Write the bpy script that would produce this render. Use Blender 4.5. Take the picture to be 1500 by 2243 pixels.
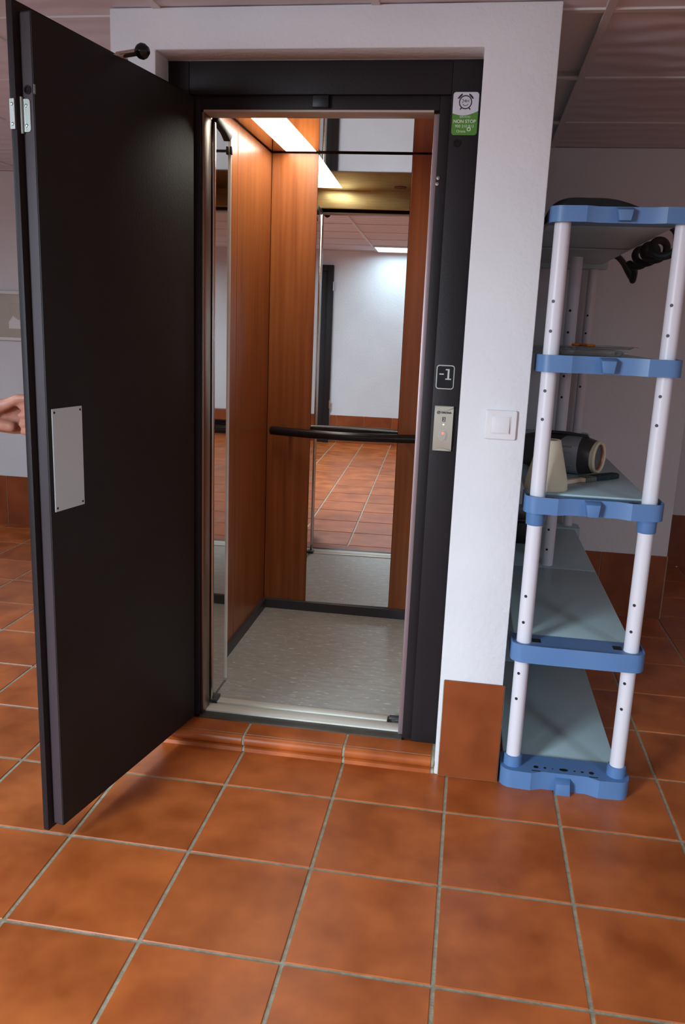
import bpy, bmesh, math, random
from mathutils import Vector, Matrix
from math import sin, cos, pi, radians

random.seed(7)
for o in list(bpy.data.objects):
    bpy.data.objects.remove(o, do_unlink=True)
scene = bpy.context.scene
col = scene.collection

# ------------------------------------------------------------------ camera
CAM = Vector((1.00770631, -2.44543908, 1.41247397))
YAW, PITCH, ROLL, FPX = radians(8.45100897), radians(12.81297591), radians(2.30406967), 1801.4273
fw = Vector((-sin(YAW) * cos(PITCH), cos(YAW) * cos(PITCH), -sin(PITCH)))
rt = Vector((cos(YAW), sin(YAW), 0)); up = rt.cross(fw)
R_ = cos(ROLL) * rt + sin(ROLL) * up
U_ = -sin(ROLL) * rt + cos(ROLL) * up
cd = bpy.data.cameras.new('camera'); cam = bpy.data.objects.new('camera', cd); col.objects.link(cam)
M3 = Matrix((R_, U_, -fw)).transposed()
cam.matrix_world = Matrix.Translation(CAM) @ M3.to_4x4()
cd.sensor_fit = 'HORIZONTAL'; cd.sensor_width = 36.0; cd.lens = 36.0 * FPX / 1500.0
cd.clip_start = 0.05
scene.camera = cam


def pix(x, y, z):
    d = Vector((x, y, z)) - CAM; k = d.dot(fw)
    if k < 0.05: return None
    return (750 + FPX * d.dot(R_) / k, 1121.5 - FPX * d.dot(U_) / k)

# ------------------------------------------------------------------ light
vs = scene.view_settings
vs.view_transform = 'Standard'; vs.look = 'None'; vs.gamma = 1.0; vs.use_curve_mapping = False
vs.exposure = 0.08
w = bpy.data.worlds.new('sky'); scene.world = w; w.use_nodes = True
w.node_tree.nodes['Background'].inputs[0].default_value = (0.62, 0.78, 1.0, 1)
w.node_tree.nodes['Background'].inputs[1].default_value = 1.0

# added light, aimed through an invented rear window behind the viewer's left
DAY_FILL_POWER, DAY_FILL_SPREAD = 31.0, 48
dl = bpy.data.lights.new('day_fill', 'AREA'); dl.shape = 'RECTANGLE'; dl.size = 1.45; dl.size_y = 1.1
dl.energy = DAY_FILL_POWER; dl.color = (0.76, 0.89, 1.0); dl.spread = radians(DAY_FILL_SPREAD)
do = bpy.data.objects.new('day_fill', dl); col.objects.link(do); do.location = (-2.40, -5.35, 1.70)
do.rotation_euler = (Vector((1.15, 0.0, 0.32)) - do.location).to_track_quat('-Z', 'Y').to_euler()
# the room is also lit by louvred ceiling lights (built below, the last two added as fill) and by the light panel inside the elevator
LAMPS = [((-2, -8), 11.0), ((-4, -5), 58.0), ((-6, -2), 60.0), ((3, -6), 68.0)]          # (ceiling grid cell, power)
LAMP_COLOUR = (0.62, 0.86, 1.0); LAMP_SPREAD = 172

# ------------------------------------------------------------------ constants (metres)
T = 0.34                    # floor tile pitch
TY = -0.2103                # y of one grout line
ZC = 2.26                   # ceiling
XL, XR, YB = -3.2, 5.4, -5.0
BX0, BX1 = -0.08, 1.174     # lift shaft block
YL, YA, YR = 2.6, 1.78, 2.85   # far walls: left room, alcove, right room

# ------------------------------------------------------------------ materials
MATS = {}


def nd(nt, t, **kw):
    n = nt.nodes.new(t)
    for k, v in kw.items():
        setattr(n, k, v)
    return n


def mat(name, c1, rough=0.5, metal=0.0, c2=None, scale=8.0, stretch=(1, 1, 1), detail=4.0, lo=0.35, hi=0.65,
        bump=0.0, bscale=60.0, bstretch=(1, 1, 1), rnd=0.0, rvar=0.0, spec=0.5, trans=0.0, emit=None, estr=0.0,
        coat=0.0, aniso=0.0, offs=False, ior=1.45):
    m = bpy.data.materials.new(name); m.use_nodes = True
    nt = m.node_tree; b = nt.nodes['Principled BSDF']
    b.inputs['Base Color'].default_value = (*c1, 1)
    b.inputs['Roughness'].default_value = rough; b.inputs['Metallic'].default_value = metal
    b.inputs['Specular IOR Level'].default_value = spec
    b.inputs['IOR'].default_value = ior
    b.inputs['Transmission Weight'].default_value = trans
    b.inputs['Coat Weight'].default_value = coat
    if emit:
        b.inputs['Emission Color'].default_value = (*emit, 1); b.inputs['Emission Strength'].default_value = estr
    geo = nd(nt, 'ShaderNodeNewGeometry'); vec = geo.outputs['Position']
    if offs or rnd:
        info = nd(nt, 'ShaderNodeObjectInfo')
    if offs:
        mu = nd(nt, 'ShaderNodeMath', operation='MULTIPLY'); nt.links.new(info.outputs['Random'], mu.inputs[0]); mu.inputs[1].default_value = 37.0
        ad = nd(nt, 'ShaderNodeVectorMath', operation='ADD'); nt.links.new(vec, ad.inputs[0]); nt.links.new(mu.outputs[0], ad.inputs[1]); vec = ad.outputs[0]
    col_out = None
    if c2 is not None:
        sc = nd(nt, 'ShaderNodeVectorMath', operation='MULTIPLY'); nt.links.new(vec, sc.inputs[0]); sc.inputs[1].default_value = stretch
        no = nd(nt, 'ShaderNodeTexNoise'); no.inputs['Scale'].default_value = scale; no.inputs['Detail'].default_value = detail
        nt.links.new(sc.outputs[0], no.inputs['Vector'])
        rp = nd(nt, 'ShaderNodeValToRGB'); e = rp.color_ramp.elements
        e[0].position = lo; e[0].color = (*c1, 1); e[1].position = hi; e[1].color = (*c2, 1)
        nt.links.new(no.outputs['Fac'], rp.inputs[0]); col_out = rp.outputs[0]
        if rvar:
            mr = nd(nt, 'ShaderNodeMapRange'); mr.inputs['To Min'].default_value = rough - rvar; mr.inputs['To Max'].default_value = rough + rvar
            nt.links.new(no.outputs['Fac'], mr.inputs['Value']); nt.links.new(mr.outputs[0], b.inputs['Roughness'])
    if rnd and col_out:
        mr = nd(nt, 'ShaderNodeMapRange'); mr.inputs['To Min'].default_value = 1 - rnd; mr.inputs['To Max'].default_value = 1 + rnd
        nt.links.new(info.outputs['Random'], mr.inputs['Value'])
        hs = nd(nt, 'ShaderNodeHueSaturation'); nt.links.new(col_out, hs.inputs['Color']); nt.links.new(mr.outputs[0], hs.inputs['Value'])
        col_out = hs.outputs[0]
    if col_out: nt.links.new(col_out, b.inputs['Base Color'])
    if bump:
        sc = nd(nt, 'ShaderNodeVectorMath', operation='MULTIPLY'); nt.links.new(vec, sc.inputs[0]); sc.inputs[1].default_value = bstretch
        no = nd(nt, 'ShaderNodeTexNoise'); no.inputs['Scale'].default_value = bscale; no.inputs['Detail'].default_value = 3
        nt.links.new(sc.outputs[0], no.inputs['Vector'])
        bp = nd(nt, 'ShaderNodeBump'); bp.inputs['Strength'].default_value = min(1.0, bump); bp.inputs['Distance'].default_value = 0.004
        nt.links.new(no.outputs['Fac'], bp.inputs['Height']); nt.links.new(bp.outputs[0], b.inputs['Normal'])
    MATS[name] = m
    return m


mat('plaster', (0.77, 0.765, 0.785), 0.85, c2=(0.73, 0.72, 0.745), scale=3, bump=0.55, bscale=55, spec=0.2)
mat('terracotta', (0.33, 0.070, 0.013), 0.36, c2=(0.56, 0.140, 0.032), scale=7, detail=3, lo=0.3, hi=0.68, rnd=0.10, rvar=0.06,
    bump=0.06, bscale=25, offs=True)
mat('terracotta_base', (0.215, 0.046, 0.011), 0.40, c2=(0.335, 0.076, 0.019), scale=5, detail=3, rnd=0.08, offs=True, bump=0.08, bscale=30)
mat('grout', (0.30, 0.26, 0.18), 0.9, c2=(0.42, 0.37, 0.27), scale=40, bump=0.4, bscale=200)
mat('ceiling_board', (0.68, 0.64, 0.69), 0.9, spec=0.2)
mat('t_bar', (0.66, 0.63, 0.63), 0.5)
mat('dark_paint', (0.0190, 0.0182, 0.0178), 0.58, c2=(0.024, 0.0225, 0.0220), scale=4, bump=0.10, bscale=160, rvar=0.05, spec=0.3)
mat('frame_paint', (0.0185, 0.0145, 0.0160), 0.5, c2=(0.023, 0.018, 0.0195), scale=3, bump=0.12, bscale=120, spec=0.22)
mat('edge_paint', (0.034, 0.024, 0.028), 0.40, c2=(0.050, 0.034, 0.041), scale=3, stretch=(6, 6, 0.6))
mat('black', (0.006, 0.006, 0.007), 0.45)
mat('black_gloss', (0.008, 0.008, 0.010), 0.18)
mat('black_cloth', (0.008, 0.008, 0.010), 0.9, c2=(0.014, 0.014, 0.016), scale=30, bump=0.3, bscale=200)
mat('plate_grey', (0.64, 0.80, 0.83), 0.38, c2=(0.68, 0.82, 0.84), scale=3)
mat('steel', (0.62, 0.60, 0.57), 0.22, 1.0, c2=(0.55, 0.53, 0.50), scale=6, stretch=(20, 20, 1))
mat('polished_steel', (0.72, 0.69, 0.66), 0.04, 1.0, bump=0.012, bscale=5)
mat('bronze_strip', (0.30, 0.24, 0.19), 0.35, 1.0)
mat('soffit', (0.50, 0.42, 0.35), 0.45)
mat('mauve_strip', (0.34, 0.25, 0.26), 0.38, 0.4)
mat('zinc', (0.46, 0.50, 0.47), 0.36, 1.0)
mat('yellow_lit_metal', (0.46, 0.40, 0.20), 0.42, 1.0, c2=(0.38, 0.32, 0.15), scale=8, stretch=(1, 20, 20))  # brushed metal; the yellow light on it is put into the colour
mat('mirror_glass', (0.93, 0.94, 0.93), 0.0, 1.0)
mat('wood', (0.26, 0.072, 0.016), 0.30, c2=(0.40, 0.132, 0.036), scale=2.2, stretch=(22, 22, 0.8), detail=6, lo=0.3, hi=0.72)
mat('wood_dark', (0.10, 0.032, 0.012), 0.35)
mat('car_ceiling', (0.80, 0.76, 0.74), 0.03, 1.0, bump=0.03, bscale=3.2, bstretch=(1, 1, 1))
mat('light_panel', (1, 0.97, 0.85), 0.5, emit=(1.0, 0.95, 0.84), estr=14.5)
mat('car_lino', (0.42, 0.43, 0.395), 0.36, c2=(0.52, 0.525, 0.485), scale=34, stretch=(0.45, 1.5, 1), detail=6, bump=0.03, bscale=30)
mat('skirt_grey', (0.058, 0.060, 0.068), 0.45)
mat('sill_alu', (0.74, 0.71, 0.60), 0.42, 0.0, c2=(0.82, 0.81, 0.74), scale=10, stretch=(1, 8, 1))
mat('sill_dark', (0.055, 0.052, 0.044), 0.5, c2=(0.085, 0.078, 0.064), scale=12)
mat('rail', (0.035, 0.034, 0.036), 0.28, 0.6)
mat('white_plastic', (0.76, 0.73, 0.74), 0.35)
mat('call_plate', (0.47, 0.43, 0.36), 0.38, 0.35)
mat('print_grey', (0.50, 0.49, 0.48), 0.5)
mat('print_dark', (0.02, 0.02, 0.025), 0.6)
mat('print_white', (0.72, 0.74, 0.66), 0.6)
mat('sticker_white', (0.66, 0.62, 0.68), 0.45)
mat('sticker_green', (0.085, 0.25, 0.025), 0.45)
mat('led_red', (0.8, 0.1, 0.08), 0.4, emit=(1.0, 0.10, 0.08), estr=2.2)
mat('led_amber', (0.9, 0.8, 0.3), 0.4, emit=(1.0, 0.80, 0.25), estr=3.0)
mat('shelf_blue', (0.098, 0.200, 0.405), 0.42, c2=(0.112, 0.220, 0.430), scale=5)
mat('shelf_plank', (0.40, 0.53, 0.57), 0.38, c2=(0.44, 0.57, 0.60), scale=4, bump=0.05, bscale=40)
mat('pole_white', (0.74, 0.70, 0.75), 0.38)
mat('cream', (0.86, 0.76, 0.56), 0.7, c2=(0.80, 0.69, 0.49), scale=4)
mat('radio_dark', (0.085, 0.080, 0.080), 0.30, 0.5)
mat('radio_silver', (0.46, 0.46, 0.48), 0.30, 0.5)
mat('copper', (0.50, 0.22, 0.08), 0.4, 0.4)
mat('bristle', (0.014, 0.030, 0.040), 0.8, c2=(0.03, 0.055, 0.065), scale=120, stretch=(1, 1, 1), bump=0.6, bscale=300)
mat('ferrule', (0.10, 0.12, 0.12), 0.5, 0.4, c2=(0.30, 0.32, 0.27), scale=220)
mat('clear_plastic', (0.95, 0.95, 0.95), 0.06, trans=0.92, ior=1.3)
mat('orange', (0.70, 0.22, 0.03), 0.5)
mat('rubber', (0.010, 0.010, 0.011), 0.5)
mat('noticeboard', (0.52, 0.47, 0.38), 0.35, c2=(0.48, 0.43, 0.35), scale=3)
mat('paper', (0.80, 0.79, 0.77), 0.7)
mat('skin', (0.44, 0.20, 0.135), 0.5, c2=(0.38, 0.145, 0.10), scale=30, bump=0.08, bscale=180)
mat('shirt', (0.030, 0.055, 0.14), 0.85, bump=0.2, bscale=30)
mat('trousers', (0.020, 0.022, 0.032), 0.85, bump=0.2, bscale=30)
mat('hair', (0.018, 0.012, 0.009), 0.5, bump=0.5, bscale=120, bstretch=(1, 1, 0.2))
mat('white_frame', (0.75, 0.75, 0.75), 0.4)
mat('glass', (0.95, 0.97, 1.0), 0.02, trans=1.0, ior=1.02)
mat('louvre', (0.80, 0.84, 0.86), 0.2, 0.6)

# wavy relief on the ceiling boards
nt = MATS['ceiling_board'].node_tree
tc = nd(nt, 'ShaderNodeTexCoord')
wv = nd(nt, 'ShaderNodeTexWave', bands_direction='Y'); wv.inputs['Scale'].default_value = 2.6; wv.inputs['Distortion'].default_value = 5.0
wv.inputs['Detail'].default_value = 1.0; wv.inputs['Detail Scale'].default_value = 1.2
nt.links.new(tc.outputs['Object'], wv.inputs['Vector'])
bp = nd(nt, 'ShaderNodeBump'); bp.inputs['Strength'].default_value = 0.22; bp.inputs['Distance'].default_value = 0.02
nt.links.new(wv.outputs['Fac'], bp.inputs['Height']); nt.links.new(bp.outputs[0], nt.nodes['Principled BSDF'].inputs['Normal'])

# pale flecks running across the lift's linoleum
nt = MATS['car_lino'].node_tree; b = nt.nodes['Principled BSDF']
src = b.inputs['Base Color'].links[0].from_socket
geo = nd(nt, 'ShaderNodeNewGeometry')
sc = nd(nt, 'ShaderNodeVectorMath', operation='MULTIPLY'); sc.inputs[1].default_value = (26, 110, 1); nt.links.new(geo.outputs['Position'], sc.inputs[0])
no = nd(nt, 'ShaderNodeTexNoise'); no.inputs['Scale'].default_value = 1.0; no.inputs['Detail'].default_value = 2; nt.links.new(sc.outputs[0], no.inputs['Vector'])
rp = nd(nt, 'ShaderNodeValToRGB'); rp.color_ramp.elements[0].position = 0.63; rp.color_ramp.elements[1].position = 0.70
nt.links.new(no.outputs['Fac'], rp.inputs[0])
mx = nd(nt, 'ShaderNodeMix', data_type='RGBA'); nt.links.new(rp.outputs[0], mx.inputs[0]); nt.links.new(src, mx.inputs[6]); mx.inputs[7].default_value = (0.86, 0.85, 0.78, 1)
nt.links.new(mx.outputs[2], b.inputs['Base Color'])


# ------------------------------------------------------------------ mesh helpers
class MB:
    def __init__(s): s.v = []; s.f = []

    def add(s, vs_, fs):
        n = len(s.v); s.v += [tuple(p) for p in vs_]; s.f += [tuple(i + n for i in f) for f in fs]; return s

    def box(s, x0, x1, y0, y1, z0, z1):
        return s.add([(x0, y0, z0), (x1, y0, z0), (x1, y1, z0), (x0, y1, z0), (x0, y0, z1), (x1, y0, z1), (x1, y1, z1), (x0, y1, z1)],
                     [(3, 2, 1, 0), (4, 5, 6, 7), (0, 1, 5, 4), (1, 2, 6, 5), (2, 3, 7, 6), (3, 0, 4, 7)])

    def prism(s, poly, axis, a, b):
        def P(u, v_, t):
            return {'x': (t, u, v_), 'y': (u, t, v_), 'z': (u, v_, t)}[axis]
        n = len(poly)
        vs_ = [P(u, v_, a) for u, v_ in poly] + [P(u, v_, b) for u, v_ in poly]
        fs = [tuple(range(n)), tuple(range(2 * n - 1, n - 1, -1))] + [(i, i + n, (i + 1) % n + n, (i + 1) % n) for i in range(n)]
        return s.add(vs_, fs)

    def tube(s, pts, r, n=12, closed=False, caps=True):
        pts = [Vector(p) for p in pts]; m = len(pts)
        rs = r if isinstance(r, (list, tuple)) else [r] * m
        ref = None; rings = []
        for i in range(m):
            a = pts[(i - 1) % m] if (closed or i > 0) else pts[i]
            c = pts[(i + 1) % m] if (closed or i < m - 1) else pts[i]
            t = (c - a).normalized()
            if ref is None:
                ref = t.orthogonal().normalized()
            ref = (ref - t * ref.dot(t))
            if ref.length < 1e-6: ref = t.orthogonal()
            ref.normalize(); q = t.cross(ref)
            rings.append([pts[i] + (ref * cos(2 * pi * k / n) + q * sin(2 * pi * k / n)) * rs[i] for k in range(n)])
        vs_ = [p for rg in rings for p in rg]; fs = []
        for i in range(m if closed else m - 1):
            j = (i + 1) % m
            fs += [(i * n + k, i * n + (k + 1) % n, j * n + (k + 1) % n, j * n + k) for k in range(n)]
        if caps and not closed:
            fs += [tuple(range(n - 1, -1, -1)), tuple((m - 1) * n + k for k in range(n))]
        return s.add(vs_, fs)

    def lathe(s, prof, c, axis=(0, 0, 1), n=32, caps=True):
        ax = Vector(axis).normalized(); e = ax.orthogonal().normalized(); g = ax.cross(e); c = Vector(c); m = len(prof)
        vs_ = [c + ax * h + (e * cos(2 * pi * k / n) + g * sin(2 * pi * k / n)) * r for r, h in prof for k in range(n)]
        fs = [(i * n + k, i * n + (k + 1) % n, (i + 1) * n + (k + 1) % n, (i + 1) * n + k) for i in range(m - 1) for k in range(n)]
        if caps:
            fs += [tuple(range(n - 1, -1, -1)), tuple((m - 1) * n + k for k in range(n))]
        return s.add(vs_, fs)

    def xf(s, M):
        s.v = [tuple(M @ Vector(p)) for p in s.v]; return s

    def mesh(s, name, m, bevel=0.0, segs=2, smooth=35, origin=None):
        bm = bmesh.new(); vv = [bm.verts.new(p) for p in s.v]
        for f in s.f:
            try: bm.faces.new([vv[i] for i in f])
            except ValueError: pass
        bmesh.ops.recalc_face_normals(bm, faces=bm.faces)
        if bevel:
            ed = [e for e in bm.edges if len(e.link_faces) == 2 and e.calc_face_angle(0) > radians(30)]
            bmesh.ops.bevel(bm, geom=ed, offset=bevel, segments=segs, profile=0.5, affect='EDGES', clamp_overlap=True)
        if origin is not None: bmesh.ops.translate(bm, verts=bm.verts, vec=-Vector(origin))
        me = bpy.data.meshes.new(name); bm.to_mesh(me); bm.free()
        for p in me.polygons: p.use_smooth = True
        me.set_sharp_from_angle(angle=radians(smooth))
        me.materials.append(MATS[m] if isinstance(m, str) else m)
        return me

    def build(s, name, m, parent=None, bevel=0.0, segs=2, smooth=35, **tags):
        xs = [p[0] for p in s.v]; ys = [p[1] for p in s.v]; zs = [p[2] for p in s.v]
        org = Vector(((min(xs) + max(xs)) / 2, (min(ys) + max(ys)) / 2, min(zs)))
        me = s.mesh(name, m, bevel, segs, smooth, org)
        return link(name, me, org, parent, **tags)

    def build_split(s, name, m, parent=None, **kw):
        """one object for each connected piece"""
        par = list(range(len(s.v)))

        def find(i):
            while par[i] != i: par[i] = par[par[i]]; i = par[i]
            return i
        for f in s.f:
            for i in f[1:]: par[find(i)] = find(f[0])
        groups = {}
        for f in s.f: groups.setdefault(find(f[0]), []).append(f)
        out = []
        for fs_ in groups.values():
            ids = sorted({i for f in fs_ for i in f}); mp = {i: k for k, i in enumerate(ids)}
            q_ = MB(); q_.add([s.v[i] for i in ids], [tuple(mp[i] for i in f) for f in fs_]); out.append(q_.build(name, m, parent, **kw))
        return out



WL = {}


def link(name, me, org, parent=None, **tags):
    o = bpy.data.objects.new(name, me); col.objects.link(o)
    org = Vector(org); WL[o.name] = org
    if parent is not None:
        o.parent = parent; o.location = org - WL[parent.name]
    else:
        o.location = org
    for k, v in tags.items(): o[k] = v
    return o


def thing(name, loc, label=None, cat=None, group=None, kind=None, parent=None):
    t = {}
    if label: t['label'] = label
    if cat: t['category'] = cat
    if group: t['group'] = group
    if kind: t['kind'] = kind
    return link(name, None, loc, parent, **t)


def B(x0, x1, y0, y1, z0, z1):
    return MB().box(x0, x1, y0, y1, z0, z1)


def rrect(x0, x1, z0, z1, r, n=6):
    p = []
    for cx_, cz, a in ((x1 - r, z1 - r, 0), (x0 + r, z1 - r, 90), (x0 + r, z0 + r, 180), (x1 - r, z0 + r, 270)):
        for k in range(n + 1):
            t = radians(a + 90 * k / n); p.append((cx_ + r * cos(t), cz + r * sin(t)))
    return p


def disc(cx_, cz, r, n=24, rz=None):
    rz = rz or r
    return [(cx_ + r * cos(2 * pi * k / n), cz + rz * sin(2 * pi * k / n)) for k in range(n)]


def text(body, cx_, zbase, size, y, m, parent, name='lettering', sx=1.0, rot=0, bold=0.0):
    c = bpy.data.curves.new('t', 'FONT'); c.body = body; c.size = size; c.align_x = 'CENTER'; c.extrude = 0.0002; c.offset = bold
    o = bpy.data.objects.new('t', c); col.objects.link(o)
    dg = bpy.context.evaluated_depsgraph_get(); dg.update()
    me = bpy.data.meshes.new_from_object(o.evaluated_get(dg)); bpy.data.objects.remove(o); bpy.data.curves.remove(c)
    me.name = name; me.materials.clear(); me.materials.append(MATS[m])
    me.transform(Matrix.Rotation(pi / 2, 4, 'X') @ Matrix.Scale(sx, 4, (1, 0, 0)))
    return link(name, me, (cx_, y, zbase), parent)


def copy_to(o, parent, loc):
    c = o.copy(); col.objects.link(c); c.parent = parent; WL[c.name] = Vector(loc)
    c.location = Vector(loc) - (WL[parent.name] if parent else Vector((0, 0, 0)))
    return c


# ================================================================== THE SETTING
# ---- floor: grout bed and terracotta tiles
floor = B(XL, XR, YB, YR, -0.06, -0.0025).build('floor', 'grout', kind='structure', label='terracotta tiled floor with pale grout joints')
G = 0.0095
tl = MB().box(-(T - G) / 2, (T - G) / 2, -(T - G) / 2, (T - G) / 2, -0.012, 0.0).mesh('tile', 'terracotta', 0.0018, 1)
cells = []
i0, i1 = math.floor(XL / T), math.ceil(XR / T)
j0, j1 = math.floor((YB - TY) / T), math.ceil((YR - TY) / T)
for i in range(i0, i1):
    for j in range(j0, j1):
        x, y = (i + 0.5) * T, TY + (j + 0.5) * T
        if BX0 + 0.17 < x < BX1 - 0.17 and 0.34 < y < YA: continue
        if 1.3 < x < 2.0 and y > YA + 0.18: continue
        if y > YL + 0.2 and x < 1.2: continue
        q = pix(x, y, 0); d = (Vector((x, y, 0)) - CAM).length
        vis = q is not None and -220 < q[0] < 1720 and 900 < q[1] < 2500
        cells.append((0 if vis else 1, d, x, y))
cells.sort()
for k, (vv, d, x, y) in enumerate(cells[:290]):
    link('tile', tl, (x, y, 0), floor)
rest = MB()
for (vv, d, x, y) in cells[290:]:
    rest.box(x - (T - G) / 2, x + (T - G) / 2, y - (T - G) / 2, y + (T - G) / 2, -0.012, 0)
if rest.v:
    rest.build('tile', 'terracotta', floor, kind='stuff')

# ---- walls
def wall(name, mb, label, bevel=0.0):
    return mb.build(name, 'plaster', None, bevel, kind='structure', label=label)

RX0, RX1, RZ = 0.055, 0.978, 2.152      # recess in the front wall
wf = MB().prism([(BX0, 0), (BX0, ZC), (BX1, ZC), (BX1, 0), (RX1, 0), (RX1, RZ), (RX0, RZ), (RX0, 0)], 'y', 0.0, 0.10)
wf.box(BX0, 0.0, 0.1, YL, 0, ZC); wf.box(BX1 - 0.07, BX1, 0.1, YA + 0.02, 0, ZC)
wf.box(0.0, BX1 - 0.07, 0.1, 0.19, RZ, ZC); wf.box(0.0, RX0, 0.1, 0.19, 0, RZ); wf.box(RX1, BX1 - 0.07, 0.1, 0.19, 0, RZ)
wall('wall_front', wf, 'white plastered wall around the recessed elevator doorway', 0.004)
wall('wall_alcove', B(BX1 - 0.08, 2.05, YA, YA + 0.12, 0, ZC), 'grey shadowed plaster wall behind the shelving', 0.004)
wall('wall_return', B(1.93, 2.05, YA + 0.12, YR, 0, ZC), 'plaster wall returning behind the alcove corner')
wall('wall_far_right', B(1.93, XR + 0.12, YR, YR + 0.12, 0, ZC), 'plaster wall beyond the alcove corner')
wall('wall_far_left', B(XL - 0.12, BX0 + 0.1, YL, YL + 0.12, 0, ZC), 'pinkish white far wall seen left of the open door')
wall('wall_right', B(XR, XR + 0.12, YB, YR, 0, ZC), 'plaster wall on the right of the room')
WZ0, WZ1 = 0.90, 2.12; WRX = (-3.08, -1.58)
wr_ = MB(); wr_.box(XL - 0.12, WRX[0], YB - 0.12, YB, 0, ZC); wr_.box(WRX[1], XR + 0.12, YB - 0.12, YB, 0, ZC)
wr_.box(WRX[0], WRX[1], YB - 0.12, YB, 0, WZ0); wr_.box(WRX[0], WRX[1], YB - 0.12, YB, WZ1, ZC)
wall('wall_rear', wr_, 'white wall behind the viewer, seen in the elevator mirror')
wd = thing('added_window_1', (-2.33, YB, WZ0), 'added white framed window in the rear wall, out of view', kind='structure')  # invented window, placed for the added light to enter by
for a, b_, c_, d_ in ((WRX[0], WRX[1], WZ0, WZ0 + 0.05), (WRX[0], WRX[1], WZ1 - 0.05, WZ1), (WRX[0], WRX[0] + 0.05, WZ0 + 0.05, WZ1 - 0.05), (WRX[1] - 0.05, WRX[1], WZ0 + 0.05, WZ1 - 0.05)):
    B(a, b_, YB - 0.08, YB - 0.04, c_, d_).build('window_frame', 'white_frame', wd, 0.003)
B(WRX[0], WRX[1], YB - 0.10, YB + 0.03, WZ0 - 0.02, WZ0 - 0.001).build('window_sill', 'white_frame', wd, 0.003)
wall('wall_left', B(XL - 0.12, XL, YB, YL, 0, ZC), 'plaster wall on the left of the room')

# ---- skirting tiles
BBH = 0.333


def skirting(name, axis, fixed, a, b_, face, off, label):
    """row of upright tiles; axis 'x' runs along x at y=fixed, face -1/+1 is the direction the row looks"""
    d = 0.008 * face
    if axis == 'x': bk = B(a, b_, min(fixed, fixed + d * 0.5), max(fixed, fixed + d * 0.5), 0, BBH - 0.002)
    else: bk = B(min(fixed, fixed + d * 0.5), max(fixed, fixed + d * 0.5), a, b_, 0, BBH - 0.002)
    p = bk.build(name, 'grout', kind='structure', label=label)
    k0 = math.floor((a - off) / T)
    for k in range(k0, k0 + 40):
        u0, u1 = max(a, off + k * T) + 0.002, min(b_, off + (k + 1) * T) - 0.002
        if u1 - u0 < 0.02: continue
        if axis == 'x': m = B(u0, u1, min(fixed, fixed + d), max(fixed, fixed + d), 0.002, BBH)
        else: m = B(min(fixed, fixed + d), max(fixed, fixed + d), u0, u1, 0.002, BBH)
        m.build('tile', 'terracotta_base', p, 0.0012, 1)
    return p


skirting('baseboard_front', 'x', 0.0, 0.990, 1.181, -1, 0.990, 'single upright terracotta tile at the foot of the wall by the shelving')
skirting('baseboard_block_left', 'y', BX0, 0.0, YL, -1, 0, 'terracotta skirting tiles on the shaft side wall')
skirting('baseboard_alcove', 'x', YA, BX1, 2.05, -1, 1.728 - T, 'dark terracotta skirting tiles behind the shelving')
skirting('baseboard_return', 'y', 2.05, YA, YR, 1, YA, 'terracotta skirting tiles round the alcove corner')
skirting('baseboard_far_right', 'x', YR, 2.06, XR, -1, 2.12, 'terracotta skirting tiles beyond the alcove corner')
skirting('baseboard_far_left', 'x', YL, XL, BX0 - 0.01, -1, 0, 'terracotta skirting tiles along the far left wall')
skirting('baseboard_rear', 'x', YB, -0.42, XR, 1, 0, 'terracotta skirting tiles seen in the elevator mirror')
skirting('baseboard_right', 'y', XR, YB, YR, -1, 0, 'terracotta skirting tiles along the right wall')
skirting('baseboard_left', 'y', XL, YB, YL, 1, 0, 'terracotta skirting tiles along the left wall')

# ---- suspended ceiling: board panels in a T-bar grid
ceil = B(XL - 0.12, XR + 0.12, YB - 0.12, YR + 0.12, ZC + 0.02, ZC + 0.08).build('ceiling', 'plaster', kind='structure', label='suspended ceiling of square boards in a metal grid')
CP = 0.62; CX, CY = 1.30, 0.07
bm_ = MB().box(-0.300, 0.300, -0.300, 0.300, 0.002, 0.016).mesh('ceiling_panel', 'ceiling_board', 0.002, 1)
ci0, ci1 = math.floor((XL - CX) / CP), math.ceil((XR - CX) / CP)
cj0, cj1 = math.floor((YB - CY) / CP), math.ceil((YR - CY) / CP)
FIX = [c for c, p in LAMPS]                     # grid cells holding the louvred lights
for i in range(ci0, ci1):
    for j in range(cj0, cj1):
        x, y = CX + (i + 0.5) * CP, CY + (j + 0.5) * CP
        if (i, j) in FIX: continue
        if 0.05 < x < 1.0 and 0.3 < y < 1.7: continue
        link('ceiling_panel', bm_, (x, y, ZC), ceil)
for i in range(ci0, ci1 + 1):
    B(CX + i * CP - 0.012, CX + i * CP + 0.012, YB, YR, ZC - 0.004, ZC + 0.004).build('grid_bar', 't_bar', ceil, 0.001, 1)
for j in range(cj0, cj1 + 1):
    B(XL, XR, CY + j * CP - 0.012, CY + j * CP + 0.012, ZC - 0.0035, ZC + 0.0045).build('grid_bar', 't_bar', ceil, 0.001, 1)

# ================================================================== STEP UNDER THE DOOR
step = thing('door_step', (0.5165, 0.05, 0.0), 'low terracotta step with rounded nosing under the elevator door', 'step')
prof = [(0.100, 0.0), (0.100, 0.0545)]
prof += [(0.012 - 0.018 * sin(t), 0.0365 + 0.018 * cos(t)) for t in [pi * k / 10 for k in range(11)]]
prof += [(0.0135, 0.0165), (0.003, 0.012), (0.000, 0.0)]
for a, b_ in ((RX0 + 0.001, 0.334), (0.343, 0.674), (0.683, RX1 - 0.012)):
    top = [(y, z) for y, z in prof]
    MB().prism([(y, z) for y, z in top], 'x', a, b_).build('nosing_tile', 'terracotta', step, 0.0, smooth=50)
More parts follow.
